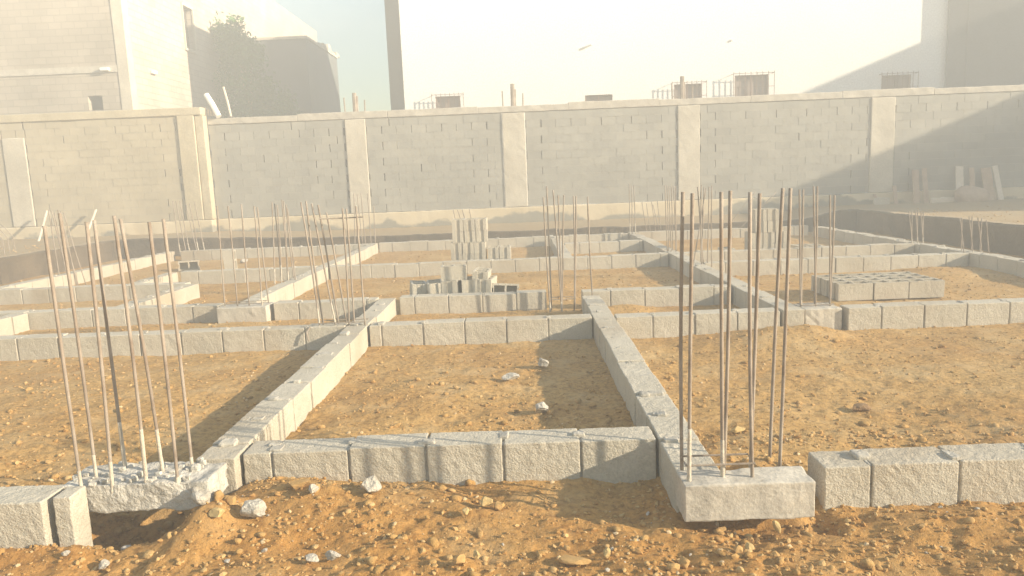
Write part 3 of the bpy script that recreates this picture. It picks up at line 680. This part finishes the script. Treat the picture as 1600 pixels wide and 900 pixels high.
# things on the wall top
def stick(name, a, b, r, m, label, cat, n=6):
    mb = MB(); mb.tube([a, Vector(a).lerp(Vector(b), .5) + Vector((.01, 0, .01)), b], r, n); o = mb.build(name, m); tag(o, label, cat)
stick('plastic_pipe', P(342, 182, 19.95), P(322, 148, 20.1), .075, M_pvc, 'thick white pipe leaning on the wall top at left', 'pipe', 10)
stick('wooden_stick', P(361, 182, 20.05), P(349, 136, 20.15), .028, M_palewood, 'thin pale stick standing on the wall top beside the white pipe', 'stick')
mb = MB()
for k in range(4): p = P(322 + 4 * k, 181, 20.05); mb.tube([p, p + Vector((.0, 0, .22 - .03 * k))], .02, 5)
tag(mb.build('wooden_pegs', M_palewood), 'small pale pegs on the wall top left of the white pipe', 'pegs')

# ------------------------------------------------------------------ planks at right, sticks at left
def plank(px0, py0, px1, py1, w, th, m, label, yb=19.55, name='wooden_plank', cat='plank', group='boards leaning on the shaded wall'):
    a = P(px0, py0, yb); b = P(px1, py1, 19.86)
    d = (b - a); L = d.length; d.normalize(); side = d.cross(Vector((0, 1, 0))).normalized() * -1; nn = side.cross(d)
    M = Matrix.Translation(a) @ Matrix((side, nn, d)).transposed().to_4x4()
    mb = MB(); mb.rbox(-w / 2, w / 2, -th / 2, th / 2, -.12, L, r=.006, step=.2, amp=.003, freq=6, M=M, big=.004)
    o = mb.build(name, m); tag(o, label, cat, group)
plank(1378, 334, 1366, 303, .08, .03, M_wood, 'short thin board leaning at the left end of the leaning boards')
plank(1403, 336, 1397, 290, .10, .03, M_wood, 'narrow board between the short one and the paired boards')
plank(1433, 338, 1430, 265, .17, .03, M_wood, 'left board of the tall pair leaning on the shaded wall')
plank(1449, 340, 1444, 263, .13, .03, M_wood, 'right board of the tall pair leaning on the shaded wall')
plank(1500, 342, 1499, 260, .20, .03, M_palewood, 'palest upright board in the shade at right')
plank(1522, 344, 1518, 262, .13, .03, M_wood, 'upright brown board immediately right of the palest board')
plank(1552, 346, 1540, 262, .26, .03, M_wood, 'wide brown board in the right-hand group of leaning boards')
plank(1571, 348, 1554, 259, .14, .04, M_palewood, 'slanting board, rightmost of the leaning boards')
a = P(1478, 340, 19.4); mb = MB(); mb.rbox(a.x - .36, a.x + .36, 19.45, 19.52, .25, a.z + .52, r=.02, step=.1, amp=.005, freq=5, big=.02); tag(mb.build('plywood_sheet', M_palewood), 'low pale panel propped on edge between the boards', 'panel')
a = P(1380, 334, 19.4); mb = MB(); mb.rbox(a.x - .2, a.x + .22, 19.5, 19.56, .25, a.z + .42, r=.02, step=.1, amp=.005, freq=5, big=.02); tag(mb.build('plywood_sheet', M_render), 'small pale slab at the left foot of the leaning boards', 'panel')
mb = MB(); v = I3 * (1 + .2 * fbm(I3, 1.5, 3, 3))[:, None] * [.42, .3, .3]; a = P(1520, 338, 19.2); mb.add(v + [a.x, 19.3, .55], F3); tag(mb.build('sand_heap', M_wood, None, True), 'brown heap of debris in front of the right-hand boards', 'heap')
stick('wooden_stick', P(60, 378, 18.6), P(73, 330, 19.5), .03, M_palewood, 'pale stick leaning on the left wall, the left one of two', 'stick')
stick('wooden_stick', P(136, 364, 19.0), P(150, 328, 19.6), .03, M_palewood, 'pale stick leaning on the left wall, the right one of two', 'stick')

# ------------------------------------------------------------------ buildings
# left building under construction: front face y=24, right face x=-12.6
LB = empty('apartment_building', (-18, 30, 0)); tag(LB, 'unfinished tan blockwork building at upper left with dark window openings', 'building')
TOPL = 11.0
def P_X(px, py, X):                     # point on a plane x = X
    r = ray(px, py); return Vector((0, 0, CH)) + r * (X / r.x)
XL = P(200, 100, 24).x
w1a, w1b = P_X(283, 8, XL), P_X(305, 80, XL); w1bot = min(w1b.z, P_X(289, 75, XL).z)
w2a = P_X(348, 38, XL); far = P_X(493, 30, XL)
ho = P(137, 150, 24); ho2 = P(162, 172, 24)
def xface(mb, X, y0, y1, z0, z1, holes, t=.25, mi=0, sgn=1):
    """wall in plane x=X (thickness t towards -x*sgn) with rectangular holes (y0,y1,z0,z1)"""
    ys = sorted({y0, y1, *[h[0] for h in holes], *[h[1] for h in holes]}); zs = sorted({z0, z1, *[h[2] for h in holes], *[h[3] for h in holes]})
    for i in range(len(ys) - 1):
        for j in range(len(zs) - 1):
            c, d = (ys[i] + ys[i + 1]) / 2, (zs[j] + zs[j + 1]) / 2
            if any(h[0] < c < h[1] and h[2] < d < h[3] for h in holes): continue
            mb.box(min(X, X - t * sgn), max(X, X - t * sgn), ys[i], ys[i + 1], zs[j], zs[j + 1], mi)
def yface(mb, Y, x0, x1, z0, z1, holes, t=.25, mi=0):
    xs = sorted({x0, x1, *[h[0] for h in holes], *[h[1] for h in holes]}); zs = sorted({z0, z1, *[h[2] for h in holes], *[h[3] for h in holes]})
    for i in range(len(xs) - 1):
        for j in range(len(zs) - 1):
            c, d = (xs[i] + xs[i + 1]) / 2, (zs[j] + zs[j + 1]) / 2
            if any(h[0] < c < h[1] and h[2] < d < h[3] for h in holes): continue
            mb.box(xs[i], xs[i + 1], Y, Y + t, zs[j], zs[j + 1], mi)
H1 = (w1a.y, w1b.y + .1, 5.4, w1a.z - .1); z1top = w1a.z; 
H1 = (w1a.y, w1b.y, P_X(285, 73, XL).z, P_X(284, 8, XL).z)
H2 = (w2a.y, w2a.y + 1.3, P_X(350, 100, XL).z, w2a.z)
mb = MB(); xface(mb, XL, 24.35, far.y, 0, TOPL, [H1, H2]); mb.build('side_wall', M_bldgy, LB)
mb = MB(); yface(mb, 24, -26, XL - .36, 0, TOPL, [(ho.x, ho2.x, ho2.z, ho.z)]); mb.build('front_wall', M_bldgx, LB)
mb = MB(); mb.rbox(XL - .35, XL + .02, 23.98, 24.35, 0, TOPL, r=.02, step=.4, amp=.004, freq=3); mb.build('corner_column', M_render, LB)
mb = MB(); mb.box(-26, XL - .3, 24.3, far.y - .1, TOPL - .25, TOPL - .05); mb.box(-26.2, -26, 24, far.y, 0, TOPL); mb.box(-26, XL - .26, far.y - .25, far.y - .02, 0, TOPL - .3); mb.build('roof', M_conc, LB)
mb = MB(); mb.box(-26, XL - .36, 23.97, 23.998, 5.35, 5.55); mb.build('floor_band', M_conc, LB)
for nm, h in (('window', H1), ('window', H2)):
    fr = MB(); X = XL + .01
    fr.box(X - .05, X + .05, h[0] - .05, h[1] + .05, h[3], h[3] + .1)
    fr.box(X - .05, X + .05, h[0] - .05, h[0], h[2], h[3]); fr.box(X - .05, X + .05, h[1], h[1] + .05, h[2], h[3]); fr.box(X - .05, X + .06, h[0] - .08, h[1] + .08, h[2] - .09, h[2])
    w = fr.build('window', M_render, LB); pn = MB(); pn.box(XL - .24, XL - .20, h[0] + .0, h[1] - .0, h[2], h[3]); q = pn.build('pane', M_dark, LB); q.parent = w; q.matrix_parent_inverse = Matrix.Identity(4)
mb = MB(); mb.box(ho.x, ho2.x, 24.2, 24.24, ho2.z, ho.z); mb.build('window', M_dark, LB)
for (px, py) in ((163, 108),):
    p = P(px, py, 23.9); mb = MB(); mb.rbox(p.x - .14, p.x + .14, 23.86, 23.99, p.z - .05, p.z + .05, r=.02, step=.1, amp=0); mb.build('wall_lamp', M_pvc, LB)
p = P_X(240, 113, XL + .05); mb = MB(); mb.rbox(XL + .01, XL + .12, p.y - .15, p.y + .15, p.z - .06, p.z + .06, r=.02, step=.1, amp=0); mb.build('wall_lamp', M_pvc, LB)
# lower extension
e0, e1 = P(402, 66, 35.8), P(478, 60, 35.8); e2 = P_X(527, 100, e1.x)
ex = empty('building', ((e0.x + e1.x) / 2, 38, 0)); tag(ex, 'lower shaded grey building behind the green tree with a broken roof edge', 'building')
mb = MB(); mb.box(e0.x - .4, e1.x, 35.8, e2.y, 0, e1.z); mb.build('wall', M_shadegrey, ex)
mb = MB(); mb.box(e0.x - .4, e1.x + .06, 35.74, e2.y + .05, e1.z, e1.z + .12)
for k in range(5): y = 38 + k * .9; mb.rbox(e1.x - .3, e1.x + .05, y, y + .6, e1.z + .1, e1.z + .22 + .12 * (k % 3), r=.03, step=.2, amp=.01, freq=4, big=.03)
mb.build('parapet', M_render, ex)
# white building
YB = 25.5
wb = empty('white_building', (5, YB, 0)); tag(wb, 'very bright white building filling the background above the wall', 'building')
xw0 = P(628, 90, YB).x; xw1 = P(1480, 60, YB).x
wins = []
for (a, b, t, mtl, kind) in ((680, 719, 151, M_curtain, 0), (914, 957, 149, M_curtain, 1), (1053, 1096, 132, M_curtain, 0), (1148, 1201, 118, M_curtain, 2), (1378, 1424, 118, M_curtain, 0)):
    pa, pb = P(a, t, YB), P(b, t, YB); wins.append((pa.x, pb.x, pa.z - 1.3, pa.z, kind))
mb = MB(); yface(mb, YB, xw0, xw1 + .8, 0, 11.0, [w[:4] for w in wins]); mb.box(xw0, xw0 + .25, YB + .25, YB + 12, 0, 11.0); mb.box(xw0 + .25, xw1 + .7, YB + .25, YB + 12, 10.6, 10.8); mb.build('wall', M_white, wb)
mb = MB(); x2 = P(604, 60, 28.2).x; mb.box(x2, xw0 - .01, 28.2, 34, 0, 10.9); mb.build('recessed_wall', M_shadegrey, wb)  # shade of the recess is put into its blue-grey colour
for (a, b, z0, z1, k) in wins:
    fr = MB(); t = .05
    fr.box(a, b, YB + .06, YB + .12, z1 - t, z1); fr.box(a, b, YB + .06, YB + .12, z0, z0 + t); fr.box(a, a + t, YB + .06, YB + .12, z0 + t, z1 - t); fr.box(b - t, b, YB + .06, YB + .12, z0 + t, z1 - t); fr.box((a + b) / 2 - .02, (a + b) / 2 + .02, YB + .06, YB + .12, z0 + t, z1 - t)
    w = fr.build('window', M_frame, wb)
    pn = MB(); pn.box(a, b, YB + .16, YB + .2, z0, z1); q = pn.build('pane', M_curtain, wb)
    gr = MB(); gx0, gx1 = a - .1, b + .12; gy = YB - .22
    if k != 1:
        for x in np.linspace(gx0, gx1, 8): gr.box(x - .008, x + .008, gy, gy + .016, z0 - .05, z1 + .08)
        for z in np.linspace(z0, z1 + .03, 4): gr.box(gx0 - .01, gx1 + .01, gy - .008, gy + .008, z - .008, z + .008)
        for x in (gx0, gx1):
            for z in (z0, z1 + .03): gr.box(x - .008, x + .008, gy, YB, z - .008, z + .008)
        q2 = gr.build('grille', M_frame, wb); q2.parent = w; q2.matrix_parent_inverse = Matrix.Identity(4)
    q.parent = w; q.matrix_parent_inverse = Matrix.Identity(4)
for (px, py) in ((915, 73), (1145, 62)):
    p = P(px, py, YB - .1); mb = MB(); mb.tube([(p.x - .2, YB + .03, p.z - .06), (p.x, YB - .05, p.z), (p.x + .2, YB - .1, p.z + .06)] if px < 1000 else [(p.x, YB + .03, p.z), (p.x, YB - .05, p.z)], .035, 8); mb.build('spout', M_white, wb)
# grey building right, its front turned away from the sun
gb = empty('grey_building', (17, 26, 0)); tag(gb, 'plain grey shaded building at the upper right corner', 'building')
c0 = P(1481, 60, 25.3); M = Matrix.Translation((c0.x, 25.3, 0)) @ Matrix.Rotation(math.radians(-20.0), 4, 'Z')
mb = MB(); mb.box(0, 2.7, 0, 3, 0, 10.9, M=M); mb.build('wall', M_shadegrey, gb)
mb = MB(); mb.box(.55, .61, -.06, -.003, 0, 10.9, M=M); mb.build('drainpipe', M_shadegrey, gb)
# building beyond the right edge whose shadow falls across the wall
nb_ = empty('neighbour_building', (28, 18, 0)); tag(nb_, 'concrete building standing beyond the right side of the plot', 'building')
mb = MB(); mb.box(24, 32, 10.5, 18.8, 0, 7.15); mb.box(24, 32, 18.8, 26, 0, 9.3); mb.build('wall', M_bldgy, nb_)
mb = MB(); mb.box(23.95, 32.05, 10.45, 18.79, 7.15, 7.25); mb.box(23.95, 32.05, 18.8, 26.05, 9.3, 9.4); mb.build('roof', M_conc, nb_)

# ------------------------------------------------------------------ tree
tr = empty('tree', (-11, 31, 0)); tag(tr, 'leafy green tree against the unfinished building at upper left', 'tree')
rs = np.random.RandomState(3); mb = MB()
tb = Vector((-10.9, 31, 0)); mb.tube([tb, tb + Vector((.1, 0, 2)), tb + Vector((0, .1, 4.2))], [.16, .13, .1], 9)
blobs = [((-11.45, 31.5, 7.3), (.75, 1.0, 1.2)), ((-11.0, 31, 5.9), (1.1, 1.1, 1.3)), ((-10.2, 31.2, 4.9), (1.0, 1.1, 1.2)), ((-9.5, 31.4, 4.2), (.7, .9, .9)), ((-10.6, 30.8, 6.9), (.5, .6, .6)), ((-11.2, 31, 4.2), (1.1, 1.1, 1.1)), ((-11.5, 31.8, 8.1), (.4, .5, .5))]
for c, _ in blobs: mb.tube([tb + Vector((0, .05, 3)), (tb + Vector((0, 0, 4))).lerp(Vector(c), .5), Vector(c)], [.08, .05, .02], 6)
mb.build('trunk', M_wood, tr)
V = []; Fs = []; n = 0
for c, rad in blobs:
    cnt = int(2600 * rad[0] * rad[2]); k = 0
    cl = rs.normal(size=(26, 3)); cl /= np.linalg.norm(cl, axis=1)[:, None]; cl *= rs.uniform(.55, 1.0, (26, 1))
    for _ in range(cnt):
        q = cl[rs.randint(26)] + rs.normal(size=3) * .17; p = np.array(c) + q * rad
        a = rs.normal(size=3); a /= np.linalg.norm(a); b = np.cross(a, rs.normal(size=3)); b /= np.linalg.norm(b); s = rs.uniform(.05, .1)
        V += [p - a * s, p + b * s * .5, p + a * s, p - b * s * .5]; Fs.append((n, n + 1, n + 2, n + 3)); n += 4
mb = MB(); mb.add(np.array(V), Fs); mb.build('crown', M_leaf, tr)

# ------------------------------------------------------------------ haze
hm = bpy.data.materials.new('glare_haze'); hm.use_nodes = True; nt = hm.node_tree; nt.nodes.clear()
out = nt.nodes.new('ShaderNodeOutputMaterial'); vol = nt.nodes.new('ShaderNodeVolumePrincipled')
vol.inputs['Color'].default_value = (.93, .915, .87, 1); vol.inputs['Density'].default_value = HAZE_DENSITY; vol.inputs['Anisotropy'].default_value = 0
nt.links.new(vol.outputs[0], out.inputs['Volume'])
mb = MB(); mb.box(-34, 34, -13, 47, -1.3, 11.2); hz = mb.build('glare_haze', hm); tag(hz, kind='stuff')  # even air volume, added to imitate lens glare
